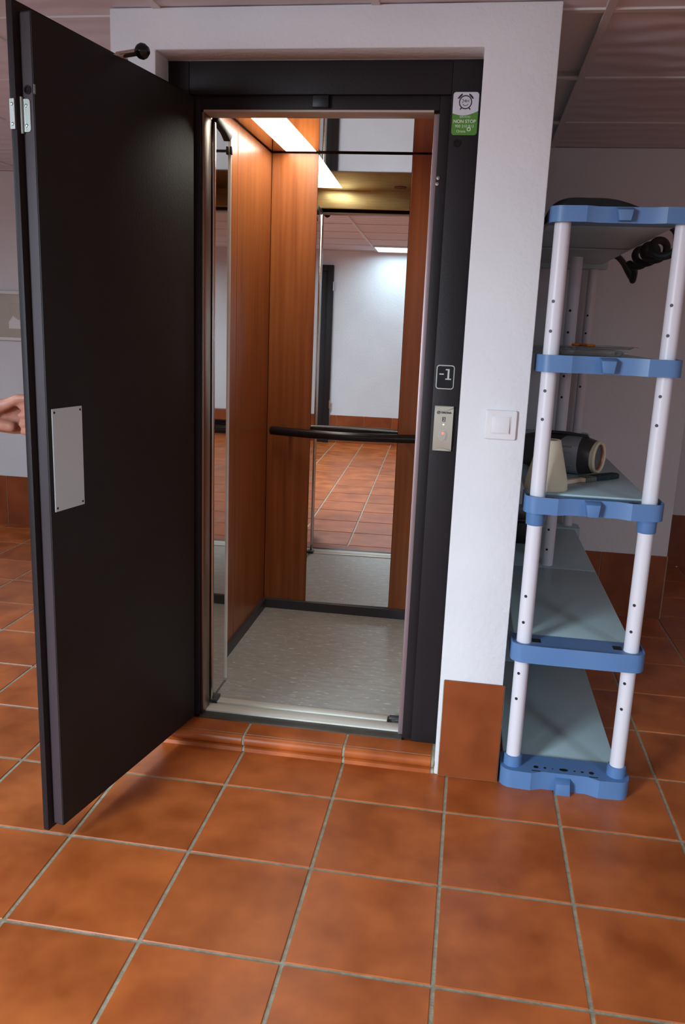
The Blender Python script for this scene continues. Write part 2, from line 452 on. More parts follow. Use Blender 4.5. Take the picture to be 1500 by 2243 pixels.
    # flat tile behind the nosing
g = MB()
for a, b_ in ((0.334, 0.343), (0.674, 0.683), (RX1 - 0.012, RX1 - 0.001)):
    g.prism([(y + 0.003, z - (0.0015 if z > 0.01 else 0)) if y < 0.09 else (y, z - (0.0015 if z > 0.01 else 0)) for y, z in prof], 'x', a, b_)
g.build_split('grout_joint', 'grout', step)
g = MB()
for a, b_ in ((RX0 + 0.001, 0.334), (0.343, 0.674), (0.683, RX1 - 0.012)):
    g.box(a, b_, 0.0185, 0.0200, 0.0535, 0.0549)
g.build_split('nosing_ridge', 'grout', step)

# ================================================================== LANDING DOOR FRAME
OX0, OX1, OZ = 0.160, 0.846, 2.018           # clear opening
SZ = 0.0545                                   # step level
fr = thing('door_frame', (0.516, 0.14, SZ), 'dark brown metal frame around the elevator opening', 'door frame')
FXL, FXR = RX0 + 0.001, RX1 - 0.001
B(0.893, FXR, 0.100, 0.185, SZ, RZ - 0.001).build('jamb', 'frame_paint', fr, 0.003)
B(0.862, 0.893, 0.114, 0.185, SZ, 2.060).build('jamb_rebate', 'frame_paint', fr, 0.002)
B(OX1, 0.862, 0.136, 0.175, SZ + 0.001, OZ).build('jamb_edge', 'mauve_strip', fr, 0.002)
B(FXL, 0.120, 0.100, 0.185, SZ, RZ - 0.001).build('jamb', 'frame_paint', fr, 0.003)
B(0.120, 0.150, 0.114, 0.185, SZ, 2.060).build('jamb_rebate', 'frame_paint', fr, 0.002)
B(0.150, OX0, 0.120, 0.190, SZ + 0.001, OZ).build('jamb_edge', 'bronze_strip', fr, 0.002)
B(0.120, 0.893, 0.100, 0.185, 2.060, RZ - 0.001).build('header', 'frame_paint', fr, 0.003)
B(0.150, 0.862, 0.114, 0.140, OZ + 0.004, 2.060).build('header_rebate', 'frame_paint', fr, 0.002)
B(OX0, OX1, 0.112, 0.189, OZ - 0.002, OZ + 0.004).build('header_soffit', 'soffit', fr, 0.001)
B(0.493, 0.541, 0.098, 0.114, 2.026, 2.058).build('door_magnet', 'black', fr, 0.002)
B(0.150, 0.862, 0.100, 0.148, SZ - 0.03, SZ + 0.003).build('threshold', 'sill_dark', fr, 0.001)
MB().lathe([(0.011, 0), (0.011, 0.003), (0.006, 0.003), (0.005, 0.0005), (0.0, 0.0005)], (0.9165, 0.1000, 1.932), (0, -1, 0), 20).build('keyhole', 'black_gloss', fr)
ks = MB()
for dz in (-0.008, 0.008):
    ks.lathe([(0.0055, 0), (0.005, 0.003), (0.0, 0.0035)], (0.868 + dz * 0.1, 0.1135, 1.831 + dz), (0, -1, 0), 12)
ks.build_split('screw', 'steel', fr)

# ---- landing sill and car sill
# ================================================================== ELEVATOR CAR
CX0, CX1, CY0, CY1, CZF, CZC = 0.086, 0.925, 0.252, 1.266, 0.060, 2.128
car = thing('elevator_car', (0.505, 0.76, 0.0), 'wood panelled elevator car with mirror, curved handrail and lit ceiling', 'elevator')
B(CX0, CX1, CY0, CY1, 0.02, CZF).build('floor_covering', 'car_lino', car, 0.0)
B(OX0 - 0.02, OX1 + 0.01, 0.150, 0.2040, 0.02, CZF + 0.0015).build('landing_sill', 'sill_alu', fr, 0.001)
B(OX0 - 0.02, OX1 + 0.01, 0.2045, 0.215, 0.02, CZF - 0.012).build('sill_groove', 'black', car)
B(0.180, 0.800, 0.215, 0.2515, 0.02, CZF + 0.003).build('car_sill', 'sill_alu', car, 0.001)
# walls of the car
def panel(x0, x1, y0, y1, z0=CZF + 0.045, z1=CZC - 0.004):
    return B(x0, x1, y0, y1, z0, z1).build('wood_panel', 'wood', car, 0.0015, 1)
for a, b_ in ((0.30, 0.740), (0.744, CY1 - 0.001)):
    panel(CX0 - 0.018, CX0, a, b_)
for a, b_ in ((0.30, 0.740), (0.744, CY1 - 0.001)):
    panel(CX1, CX1 + 0.018, a, b_)
MXL, MXR = 0.293, 0.693
panel(CX0 + 0.001, MXL - 0.002, CY1, CY1 + 0.018)
panel(MXR + 0.002, CX1 - 0.001, CY1, CY1 + 0.018)
bk = B(CX0 - 0.03, CX1 + 0.03, CY1 + 0.02, CY1 + 0.03, 0.02, CZC + 0.03)
bk.box(CX0 - 0.03, CX0 - 0.02, 0.25, CY1 + 0.02, 0.02, CZC + 0.03); bk.box(CX1 + 0.02, CX1 + 0.03, 0.25, CY1 + 0.02, 0.02, CZC + 0.03)
bk.box(CX0 - 0.03, CX1 + 0.03, 0.25, CY1 + 0.03, CZC + 0.03, CZC + 0.04)
bk.build('car_shell', 'wood_dark', car)
# mirror (hung a touch out of square) in a thin edge
MT = radians(1.15); mc = Vector(((MXL + MXR) / 2, CY1 + 0.003, 0))
mm = MB().box(-0.2, 0.2, -0.003, 0.003, CZF + 0.045, CZC - 0.006).xf(Matrix.Translation(mc) @ Matrix.Rotation(MT, 4, 'Z'))
mm.build('mirror', 'mirror_glass', car)
# skirting
MB().prism([(CY1 - 0.012, CZF), (CY1 - 0.012, CZF + 0.043), (CY1 - 0.006, CZF + 0.047), (CY1, CZF + 0.047), (CY1, CZF)], 'x', CX0, CX1).build('skirting_strip', 'skirt_grey', car)
MB().prism([(CX0 + 0.012, CZF), (CX0 + 0.012, CZF + 0.043), (CX0 + 0.006, CZF + 0.047), (CX0, CZF + 0.047), (CX0, CZF)], 'y', 0.30, CY1 - 0.012).build('skirting_strip', 'skirt_grey', car)
MB().prism([(CX1 - 0.012, CZF), (CX1 - 0.012, CZF + 0.043), (CX1 - 0.006, CZF + 0.047), (CX1, CZF + 0.047), (CX1, CZF)], 'y', 0.30, CY1 - 0.012).build('skirting_strip', 'skirt_grey', car)
# ceiling: polished sheet with a light box let in
LX0, LX1, LY0, LY1 = 0.152, 0.284, 0.34, 1.245
cl = MB(); cl.box(CX0, LX0, 0.252, CY1, CZC, CZC + 0.02); cl.box(LX1, CX1, 0.252, CY1, CZC, CZC + 0.02)
cl.box(LX0, LX1, 0.252, LY0, CZC, CZC + 0.02); cl.box(LX0, LX1, LY1, CY1, CZC, CZC + 0.02)
cl.build('ceiling_sheet', 'car_ceiling', car)
B(LX0, LX1, LY0, LY1, CZC + 0.004, CZC + 0.014).build('light_diffuser', 'light_panel', car)
MB().lathe([(0.034, 0), (0.034, 0.002), (0.028, 0.004), (0.0, 0.004)], (0.60, 0.40, CZC), (0, 0, -1), 24).build('ceiling_disc', 'wood_dark', car)  # dark round disc under the ceiling sheet
# front wall of the car: transom and posts
B(CX0, CX1, 0.236, 0.262, 2.034, CZC + 0.02).build('transom', 'yellow_lit_metal', car, 0.001)
B(CX1 - 0.055, CX1 + 0.018, 0.236, 0.300, CZF, 2.034).build('front_post', 'steel', car, 0.002)
B(CX0 - 0.018, 0.118, 0.236, 0.300, CZF, 2.034).build('front_post', 'steel', car, 0.002)
# handrail
pts = []
for k in range(25):
    u = k / 24; x = 0.118 + u * 0.70
    pts.append((x, CY1 - 0.050 - 0.062 * sin(pi * u), 0.929))
rail = MB().tube(pts, 0.0195, 16).build('handrail', 'rail', car, 0.003)
for x in (0.20, 0.735):
    MB().tube([(x, CY1 - 0.07, 0.929), (x, CY1, 0.929)], 0.009, 10).build('bracket', 'steel', rail)
# folded car door: two polished leaves pushed against the left side
fd = thing('folding_door', (0.14, 0.31, CZF), parent=car)
lf = MB().box(-0.006, 0.006, -0.088, 0.088, CZF + 0.012, 2.020)
lf.xf(Matrix.Translation((0.152, 0.308, 0)) @ Matrix.Rotation(radians(1.0), 4, 'Z')).build('leaf', 'polished_steel', fd, 0.001, 1)
lf = MB().box(-0.006, 0.006, -0.088, 0.088, CZF + 0.012, 2.020)
lf.xf(Matrix.Translation((0.128, 0.308, 0)) @ Matrix.Rotation(radians(-1.0), 4, 'Z')).build('leaf', 'polished_steel', fd, 0.001, 1)
B(0.142, 0.162, 0.396, 0.404, CZF + 0.012, 2.000).build('edge_profile', 'sill_alu', fd, 0.002)
B(0.150, 0.166, 0.205, 0.221, CZF + 0.012, 2.010).build('edge_profile', 'steel', fd, 0.003)
MB().prism([(0.225, 2.03), (0.395, 2.03), (0.395, 2.005), (0.365, 1.985), (0.32, 2.000), (0.225, 2.012)], 'x', 0.150, 0.168).build('top_hanger', 'black', fd, 0.002)
B(0.160, 0.166, 0.386, 0.400, 1.950, 1.975).build('top_catch', 'black', fd, 0.001)
B(0.145, 0.180, 0.212, 0.262, CZF + 0.0036, CZF + 0.014).build('guide_shoe', 'skirt_grey', fd, 0.002)
B(0.806, 0.846, 0.222, 0.246, CZF + 0.002, CZF + 0.010).build('guide_shoe', 'skirt_grey', car, 0.002)

# ================================================================== LANDING DOOR (open towards the viewer)
P0 = Vector((0.006, -0.597, 0)); DD = Vector((0.134, 0.697, 0)).normalized(); WD = Vector((-DD.y, DD.x, 0))
DM = Matrix(((DD.x, WD.x, 0, P0.x), (DD.y, WD.y, 0, P0.y), (0, 0, 1, 0), (0, 0, 0, 1)))   # u along the leaf from its free edge, w through it, z up
DL = 0.700


def D(mb): return mb.xf(DM)


door = thing('door_1', DM @ Vector((DL, 0.02, 0.06)), 'dark brown metal elevator door standing wide open', kind='structure')
D(MB().box(0.0, DL, 0.0, 0.034, 0.062, 2.052)).build('leaf', 'dark_paint', door, 0.0025)
D(MB().box(-0.020, DL, 0.034, 0.051, 0.050, 2.072)).build('outer_sheet', 'frame_paint', door, 0.002)
D(MB().box(-0.0012, 0.0002, 0.003, 0.030, 0.066, 2.048)).build('edge_strip', 'edge_paint', door)
pl = D(MB().box(0.013, 0.128, -0.0035, -0.0003, 0.930, 1.186)).build('push_plate', 'plate_grey', door, 0.0008, 1, label='pale grey cover plate')
sc_ = MB()
for u in (0.021, 0.120):
    for z in (0.939, 1.177):
        sc_.lathe([(0.0032, 0), (0.0028, 0.001), (0, 0.0012)], (u, -0.0035, z), (0, -1, 0), 10)
D(sc_).build_split('screw', 'rubber', pl)
# roller arm on top of the leaf
ra = D(MB().tube([(0.345, 0.02, 2.062), (0.345, -0.045, 2.066)], 0.0085, 12)).build('roller_arm', 'steel', door)
D(MB().lathe([(0.0, -0.019), (0.010, -0.017), (0.017, -0.009), (0.0195, 0.0), (0.017, 0.009), (0.010, 0.017), (0.0, 0.019)], (0.345, -0.055, 2.067), (0, 1, 0), 20, False)).build('roller', 'black_gloss', ra)
D(MB().box(0.325, 0.365, 0.0, 0.034, 2.0521, 2.060)).build('roller_base', 'steel', door, 0.001)
# lock hinge-like catch and bolt socket on the free edge
ct = MB()
ct.prism(rrect(0.010, 0.0335, 1.805, 1.875, 0.008), 'x', -0.0035, -0.0005)
D(ct).build('catch_plate', 'zinc', door, 0.0008, 1)
D(MB().tube([(-0.005, 0.0325, 1.802), (-0.005, 0.0325, 1.878)], 0.0045, 10)).build('catch_knuckle', 'zinc', door)
D(MB().box(-0.0235, -0.0205, 0.036, 0.050, 1.808, 1.872)).build('catch_plate', 'zinc', door, 0.0008, 1)
cs = MB()
for z in (1.819, 1.860):
    cs.lathe([(0.004, 0), (0.003, 0.002), (0, 0.0025)], (-0.0035, 0.021, z), (-1, 0, 0), 10)
    cs.lathe([(0.004, 0), (0.003, 0.002), (0, 0.0025)], (-0.0235, 0.043, z), (-1, 0, 0), 10)
D(cs).build_split('screw', 'zinc', door)
D(MB().lathe([(0.0095, 0), (0.0095, 0.002), (0.006, 0.002), (0.0055, 0.0), (0, 0.0)], (-0.0012, 0.016, 1.893), (-1, 0, 0), 20)).build('bolt_socket', 'black_gloss', door)
D(MB().box(-0.0018, 0.004, -0.0010, 0.0005, 1.884, 1.904)).build('latch_tongue', 'zinc', door, 0.0005, 1)
# pull handle on the hidden outer side
hd = D(MB().tube([(0.075, 0.101, 0.98), (0.075, 0.101, 1.32)], 0.011, 14)).build('pull_handle', 'steel', door)
for z in (1.01, 1.29):
    D(MB().tube([(0.075, 0.051, z), (0.075, 0.101, z)], 0.008, 10)).build('handle_post', 'steel', hd)
# hinges at the frame
for z in (0.25, 1.05, 1.85):
    D(MB().tube([(DL + 0.004, 0.040, z), (DL + 0.004, 0.040, z + 0.09)], 0.008, 10)).build('hinge', 'steel', door)

# ================================================================== SIGNS AND CONTROLS ON THE FRAME
FY = 0.0998
st = thing('service_sticker', (0.935, FY, 1.953), 'white and green 24 hour service sticker on the dark frame', 'sticker')
sx0, sx1, sz0, sz1 = 0.899, 0.971, 1.953, 2.066
MB().prism(rrect(sx0, sx1, sz0, sz1, 0.008), 'y', FY - 0.0006, FY).build('sticker_sheet', 'sticker_white', st)
gp = [(x, z) for x, z in rrect(sx0, sx1, sz0, sz1, 0.008) if z < 1.98]
gp = sorted([p for p in gp if p[0] < 0.935], key=lambda p: -p[1]) + sorted([p for p in gp if p[0] >= 0.935], key=lambda p: p[1])
tops = [(sx1 - (sx1 - sx0) * k / 12, 2.0125 - 0.0095 * sin(pi * min(1, (k / 12) * 0.93)) + 0.004 * (1 - k / 12)) for k in range(13)]
MB().prism(gp + tops, 'y', FY - 0.0010, FY - 0.0006).build('green_field', 'sticker_green', st)
ck = MB(); cc = (0.934, 2.0395)
n = 32
vs_ = []
for r in (0.0185, 0.0155):
    for yy in (FY - 0.0010, FY - 0.0006):
        vs_ += [(cc[0] + r * cos(2 * pi * k / n), yy, cc[1] + r * sin(2 * pi * k / n)) for k in range(n)]
fs = []
for k in range(n):
    k2 = (k + 1) % n
    fs += [(k, k2, 2 * n + k2, 2 * n + k), (k, n + k, n + k2, k2)]
ck.add(vs_, fs)
for sg in (-1, 1):
    bell = []
    for k in range(9):
        t = radians(90 - sg * (22 + 46 * k / 8)); bell.append((cc[0] + 0.0245 * cos(t), cc[1] + 0.0245 * sin(t)))
    bell += [(cc[0] + 0.0205 * cos(radians(90 - sg * 64)), cc[1] + 0.0205 * sin(radians(90 - sg * 64))), (cc[0] + 0.0205 * cos(radians(90 - sg * 26)), cc[1] + 0.0205 * sin(radians(90 - sg * 26)))]
    ck.prism(bell, 'y', FY - 0.0010, FY - 0.0006)
    a = radians(-90 + sg * 36); d_ = Vector((cos(a), sin(a))); nrm = Vector((-d_.y, d_.x)) * 0.0016; c_ = Vector(cc)
    q = [c_ + d_ * 0.0175 + nrm, c_ + d_ * 0.0240 + nrm, c_ + d_ * 0.0240 - nrm, c_ + d_ * 0.0175 - nrm]
    ck.prism([(p.x, p.y) for p in q], 'y', FY - 0.0010, FY - 0.0006)
sm = [(cc[0] + 0.0090 * cos(radians(t)), cc[1] - 0.001 + 0.0090 * sin(radians(t))) for t in range(205, 336, 10)] + \
     [(cc[0] + 0.0075 * cos(radians(t)), cc[1] - 0.001 + 0.0075 * sin(radians(t))) for t in range(335, 204, -10)]
ck.prism(sm, 'y', FY - 0.0010, FY - 0.0006)
ck.build_split('clock_print', 'print_dark', st)
text('24H', cc[0], 2.0385, 0.0125, FY - 0.0008, 'print_dark', st)
YT = FY - 0.0012
text('SERVICIO', 0.935, 1.9985, 0.0072, YT, 'print_white', st)
text('NON STOP', 0.9345, 1.9850, 0.0125, YT, 'print_white', st, bold=0.0002)
text('900 210 813', 0.9350, 1.9730, 0.0106, YT, 'print_white', st)
text('Orona', 0.926, 1.9600, 0.0095, YT, 'print_white', st)
rg = MB()
ro, ri = rrect(0.9425, 0.9535, 1.9635, 1.9735, 0.004), rrect(0.9447, 0.9513, 1.9655, 1.9715, 0.0025)
m_ = len(ro)
rg.add([(x, YT, z) for x, z in ro] + [(x, YT, z) for x, z in ri], [(k, (k + 1) % m_, m_ + (k + 1) % m_, m_ + k) for k in range(m_)])
rg.build('logo_print', 'print_white', st)

fp = thing('floor_plaque', (0.928, FY, 1.234), 'black floor number plaque reading minus one', 'sign')
MB().prism(rrect(0.9005, 0.9555, 1.2335, 1.3060, 0.009), 'y', FY - 0.003, FY).build('plaque_rim', 'print_grey', fp, 0.0008, 1)
MB().prism(rrect(0.9035, 0.9525, 1.2365, 1.3030, 0.0065), 'y', FY - 0.0036, FY - 0.003).build('plaque_face', 'black_gloss', fp)
dg_ = MB()
yy0, yy1 = FY - 0.0046, FY - 0.0036
dg_.box(0.9095, 0.9235, yy0, yy1, 1.2770, 1.2805)
dg_.box(0.9345, 0.9400, yy0, yy1, 1.2660, 1.2945); dg_.box(0.9285, 0.9460, yy0, yy1, 1.2625, 1.2660); dg_.prism([(0.9345, 1.2945), (0.9345, 1.2905), (0.9285, 1.2905), (0.9285, 1.2945)], 'y', yy0, yy1)
dg_.build_split('numeral', 'print_grey', fp)

cpn = thing('call_panel', (0.932, FY, 1.045), 'beige elevator call panel with lit button below the floor plaque', 'call panel')
a0, a1, c0, c1 = 0.9030, 0.9605, 1.0450, 1.1830
pr_ = []
for k in range(9):
    t = k / 8; pr_.append((c0 + (c1 - c0) * t, FY - 0.006 - 0.006 * sin(pi * t) ** 0.5 if 0 < k < 8 else FY - 0.006))
body = MB()
body.prism([(yy, z) for z, yy in pr_] + [(FY, c1), (FY, c0)], 'x', a0, a1)
body.build('panel_body', 'call_plate', cpn, 0.0006, 1)
FB = FY - 0.0121
MB().prism([(a0 + (a1 - a0) * k / 10, c1 - 0.003 - 0.011 * sin(pi * k / 10)) for k in range(11)] + [(a1, c1 - 0.001), (a0, c1 - 0.001)], 'y', FY - 0.0128, FY - 0.008).build('top_cap', 'call_plate', cpn, 0.0006, 1)
MB().prism([(a0 + (a1 - a0) * k / 10, c0 + 0.002 + 0.006 * sin(pi * k / 10)) for k in range(11)] + [(a1, c0 + 0.001), (a0, c0 + 0.001)], 'y', FY - 0.0128, FY - 0.008).build('bottom_cap', 'call_plate', cpn, 0.0006, 1)
MB().prism(disc(0.932, 1.0935, 0.0128, 28, 0.0165), 'y', FB - 0.0015, FB).build('button_ring', 'print_grey', cpn)
MB().prism(disc(0.932, 1.0935, 0.0108, 28, 0.0145), 'y', FB - 0.0030, FB - 0.0012).build('button', 'call_plate', cpn, 0.0008, 1)
MB().prism(disc(0.9325, 1.1005, 0.0036), 'y', FB - 0.0036, FB - 0.0028).build('button_light', 'led_red', cpn)
MB().prism(disc(0.9325, 1.1270, 0.0020), 'y', FB - 0.0008, FB).build('indicator_light', 'led_amber', cpn)
ic = MB()
for x in (0.9282, 0.9352):
    ic.box(x, x + 0.0016, FB - 0.0006, FB, 1.1365, 1.1500)
ic.box(0.9282, 0.9368, FB - 0.0006, FB, 1.1485, 1.1500); ic.box(0.9282, 0.9368, FB - 0.0006, FB, 1.1365, 1.1378)
ic.prism([(0.9305, 1.1415), (0.9340, 1.1435), (0.9305, 1.1455)], 'y', FB - 0.0006, FB)
ic.build_split('door_symbol', 'print_dark', cpn)
lg = MB(); nn = 20
lg.add([(0.9155 + r * cos(2 * pi * k / nn), FB - 0.0005, 1.1635 + r * sin(2 * pi * k / nn)) for r in (0.0050, 0.0036) for k in range(nn)], [(k, (k + 1) % nn, nn + (k + 1) % nn, nn + k) for k in range(nn)])
lg.add([(0.9125, FB - 0.0005, 1.1612), (0.9135, FB - 0.0005, 1.1602), (0.9186, FB - 0.0005, 1.1657), (0.9176, FB - 0.0005, 1.1667)], [(0, 1, 2, 3)])
lg.build_split('logo_print', 'print_dark', cpn)
text('ORONA', 0.9385, 1.1608, 0.0085, FB - 0.0003, 'print_dark', cpn, bold=0.0002)

sw = thing('light_switch', (1.101, 0.0, 1.103), 'white square light switch on the plaster wall by the shelving', 'light switch')
MB().prism(rrect(1.0555, 1.1465, 1.1030, 1.1890, 0.006), 'y', -0.010, -0.0005).build('cover_plate', 'white_plastic', sw, 0.0035, 3)
MB().prism(rrect(1.0720, 1.1290, 1.1195, 1.1735, 0.002), 'y', -0.0115, -0.0095).build('inner_frame', 'white_plastic', sw, 0.0006, 1)
rk = MB(); rk.add([(1.0755, -0.0116, 1.123), (1.1255, -0.0116, 1.123), (1.1255, -0.0116, 1.170), (1.0755, -0.0116, 1.170),
                   (1.0755, -0.0170, 1.123), (1.1255, -0.0170, 1.123), (1.1255, -0.0135, 1.170), (1.0755, -0.0135, 1.170)],
                  [(0, 1, 2, 3), (4, 5, 6, 7), (0, 1, 5, 4), (1, 2, 6, 5), (2, 3, 7, 6), (3, 0, 4, 7)])
rk.build('rocker', 'white_plastic', sw, 0.001, 2)

# ================================================================== SHELVING
LV = [(0.0, 0.060), (0.425, 0.482), (0.893, 0.943), (1.305, 1.353), (1.710, 1.752)]
sh = thing('shelving_unit', (1.386, 0.85, 0.0), 'blue and white plastic shelving with five levels beside the wall', 'shelving')
SX0, SX1, PLX, PRX, PY = 1.188, 1.586, 1.2265, 1.5475, 0.022


def outline(straight, off=0.0, back=0.088):
    p = [(SX0 + off, back)]
    for k in range(7):
        t = radians(180 + 90 * k / 6); p.append((SX0 + 0.037 + (0.037 - off) * cos(t), 0.010 + (0.037 - off) * sin(t)))
    if not straight:
        p += [(1.283, -0.030 + off), (1.318, -0.014 + off), (1.456, -0.014 + off), (1.491, -0.030 + off)]
    else:
        p += [(1.300, -0.029 + off), (1.474, -0.029 + off)]
    for k in range(7):
        t = radians(270 + 90 * k / 6); p.append((SX1 - 0.037 + (0.037 - off) * cos(t), 0.010 + (0.037 - off) * sin(t)))
    p.append((SX1 - off, back))
    return p


RY = 1.735
for li, (z0, z1) in enumerate(LV):
    ol, inn = outline(li == 1), outline(li == 1, 0.004)
    lip = (0.0, 0.005, 0.012, 0.014, 0.014)[li]
    f = MB()
    if lip:
        ring = ol + inn[::-1]
        f.prism(ring, 'z', z0, z1); f.prism(outline(li == 1, 0.0041), 'z', z0 + 0.003, z1 - (lip if li != 4 else 0.001))
    else:
        f.prism(ol, 'z', z0, z1)
    fo = f.build('end_frame', 'shelf_blue', sh, 0.0, smooth=25)
    if li != 1:
        tz0, tz1 = (z0 + 0.004, z1 - 0.010) if li else (0.0, 0.038)
        wq = 0.0 if li else 0.008
        c = MB(); c.add([(1.368 - wq, -0.042, tz0), (1.398 + wq, -0.042, tz0), (1.402, -0.042, tz1), (1.362, -0.042, tz1), (1.366 - wq, -0.013, tz0), (1.400 + wq, -0.013, tz0), (1.406, -0.013, tz1 + 0.009), (1.358, -0.013, tz1 + 0.009)],
                        [(0, 1, 2, 3), (4, 5, 6, 7), (0, 1, 5, 4), (1, 2, 6, 5), (2, 3, 7, 6), (3, 0, 4, 7)])
        c.build('clip', 'shelf_blue', fo, 0.0015, 2)
    # rear end frame, mirrored
    MB().prism([(x, RY - 0.032 - y) for x, y in outline(True)], 'z', z0, z1).build('end_frame', 'shelf_plank', sh, 0.0, smooth=25)
    zt = z1 - 0.006
    for a, b_ in ((0.0885, 0.886), (0.892, RY - 0.121)):
        B(SX0 + 0.012, 1.562, a, b_, zt - 0.018, zt).build('plank', 'shelf_plank', sh, 0.003)
    B(SX0 + 0.02, 1.55, 0.872, 0.906, zt - 0.024, zt - 0.0185).build('cross_support', 'shelf_plank', sh, 0.002)
    if li in (1, 2):
        hz = MB()
        if li == 2:
            for x in (1.300, 1.492):
                hz.box(x - 0.020, x + 0.020, 0.004, 0.034, z1 - lip + 0.0001, z1 - lip + 0.0008)
        hz.box(PLX + 0.026, PLX + 0.052, 0.020, 0.050, z1 - lip + 0.0001, z1 - lip + 0.0008); hz.box(PRX - 0.052, PRX - 0.026, 0.020, 0.050, z1 - lip + 0.0001, z1 - lip + 0.0008)
        hz.build_split('slot', 'black', fo)
    if li == 0:
        hz = MB()
        for x, r in ((1.300, 0.008), (1.328, 0.0045), (1.352, 0.0025), (1.386, 0.014), (1.420, 0.003), (1.444, 0.0045), (1.472, 0.008)):
            hz.prism(disc(x, 0.012, r, 20, min(r, 0.008)), 'z', z1 - 0.001, z1 + 0.0004)
        hz.box(1.285, 1.312, -0.014, -0.010, z1 - 0.001, z1 + 0.0004); hz.box(1.462, 1.489, -0.014, -0.010, z1 - 0.001, z1 + 0.0004)
        hz.build_split('slot', 'black', fo)
        for x in (PLX, PRX):
            MB().lathe([(0.030, 0.03), (0.028, 0.094)], (x, PY, 0), n=28).build('socket', 'shelf_blue', fo, 0.0015, 1)


def pole(x, y, z0, z1, r=0.0225, holes=()):
    p = MB().lathe([(r, z0), (r, z1)], (x, y, 0), n=28).build('pole', 'pole_white', sh)
    if holes:
        h = MB()
        d_ = (Vector((CAM.x, CAM.y, 0)) - Vector((x, y, 0))).normalized()
        a = math.atan2(d_.y, d_.x) - 0.30
        for z in holes:
            n_ = Vector((cos(a), sin(a), 0))
            h.lathe([(0.0048, -0.004), (0.0048, 0.0004)], Vector((x, y, z)) + n_ * r, n_, 12)
        h.build_split('peg_hole', 'black', p)
    return p


H1 = [0.292, 0.377, 0.545, 0.629]; H2 = [1.168, 1.250, 1.418, 1.500]
pole(PLX, PY, 0.055, 0.90, holes=H1); pole(PLX, PY, 0.90, 1.74, holes=H2)
pole(PRX, PY, 0.055, 0.90, holes=H1); pole(PRX, PY, 0.90, 1.74, holes=H2)
pole(1.372, 0.935, 0.055, 1.70, holes=H1 + H2)
pole(1.2265, RY - 0.054, 0.055, 1.74); pole(1.5325, RY - 0.054, 0.055, 1.74, holes=H2)
for x in (PLX, PRX):
    MB().lathe([(0.0245, 0.850), (0.0275, 0.852), (0.0285, 0.893)], (x, PY, 0), n=28).build('sleeve', 'shelf_blue', sh, 0.001, 1)
    MB().lathe([(0.026, 1.7515), (0.026, 1.753), (0.022, 1.7535)], (x, PY, 0), n=28).build('pole_cap', 'shelf_blue', sh)
MB().lathe([(0.031, 0.054), (0.029, 0.100)], (1.372, 0.935, 0), n=28).build('socket', 'shelf_blue', sh, 0.0015, 1)

# ---- things on the shelves
Z2 = 0.943
# lampshade
lp = thing('lampshade', (1.262, 0.165, Z2 - 0.004), 'cream cone lampshade standing on the shelf in front of the radio', 'lampshade')
c_ = (1.262, 0.165, Z2 - 0.0055)
MB().lathe([(0.0660, 0.0), (0.0665, 0.004), (0.0645, 0.018), (0.0655, 0.0185), (0.0650, 0.024), (0.0330, 0.152), (0.0310, 0.152), (0.0625, 0.024), (0.0640, 0.0)], c_, n=48, caps=False).build('shade', 'cream', lp, smooth=25)
MB().lathe([(0.0672, 0.0035), (0.0672, 0.0055)], c_, n=48, caps=False).build('hem', 'cream', lp)
MB().tube([(c_[0] + 0.0325 * cos(t), c_[1] + 0.0325 * sin(t), c_[2] + 0.152) for t in [2 * pi * k / 32 for k in range(32)]], 0.0017, 8, True).build('top_ring', 'cream', lp)
# portable radio
ra_d = Vector((0.87, -0.48, 0)).normalized(); rz_ = Vector((0, 0, 1)); rs_ = rz_.cross(ra_d)
rc = Vector((1.453, 0.452, Z2 + 0.0605))
RM = Matrix(((ra_d.x, rs_.x, 0, rc.x), (ra_d.y, rs_.y, 0, rc.y), (0, 0, 1, rc.z), (0, 0, 0, 1)))   # local +x = speaker end
rd = thing('portable_radio', (1.34, 0.52, Z2 - 0.006), 'silver and black portable radio with round speaker end on the shelf', 'radio')


def sect(x, ry, rz, e=2.6, n=32):
    out = []
    for k in range(n):
        t = 2 * pi * k / n; c, s_ = cos(t), sin(t)
        out.append((x, ry * math.copysign(abs(c) ** (2 / e), c), rz * math.copysign(abs(s_) ** (2 / e), s_)))
    return out


def loft(secs):
    m = MB(); n_ = len(secs[0]); vs2 = [p for s_ in secs for p in s_]
    fs2 = [(i * n_ + k, i * n_ + (k + 1) % n_, (i + 1) * n_ + (k + 1) % n_, (i + 1) * n_ + k) for i in range(len(secs) - 1) for k in range(n_)]
    fs2 += [tuple(range(n_ - 1, -1, -1)), tuple((len(secs) - 1) * n_ + k for k in range(n_))]
    return m.add(vs2, fs2)


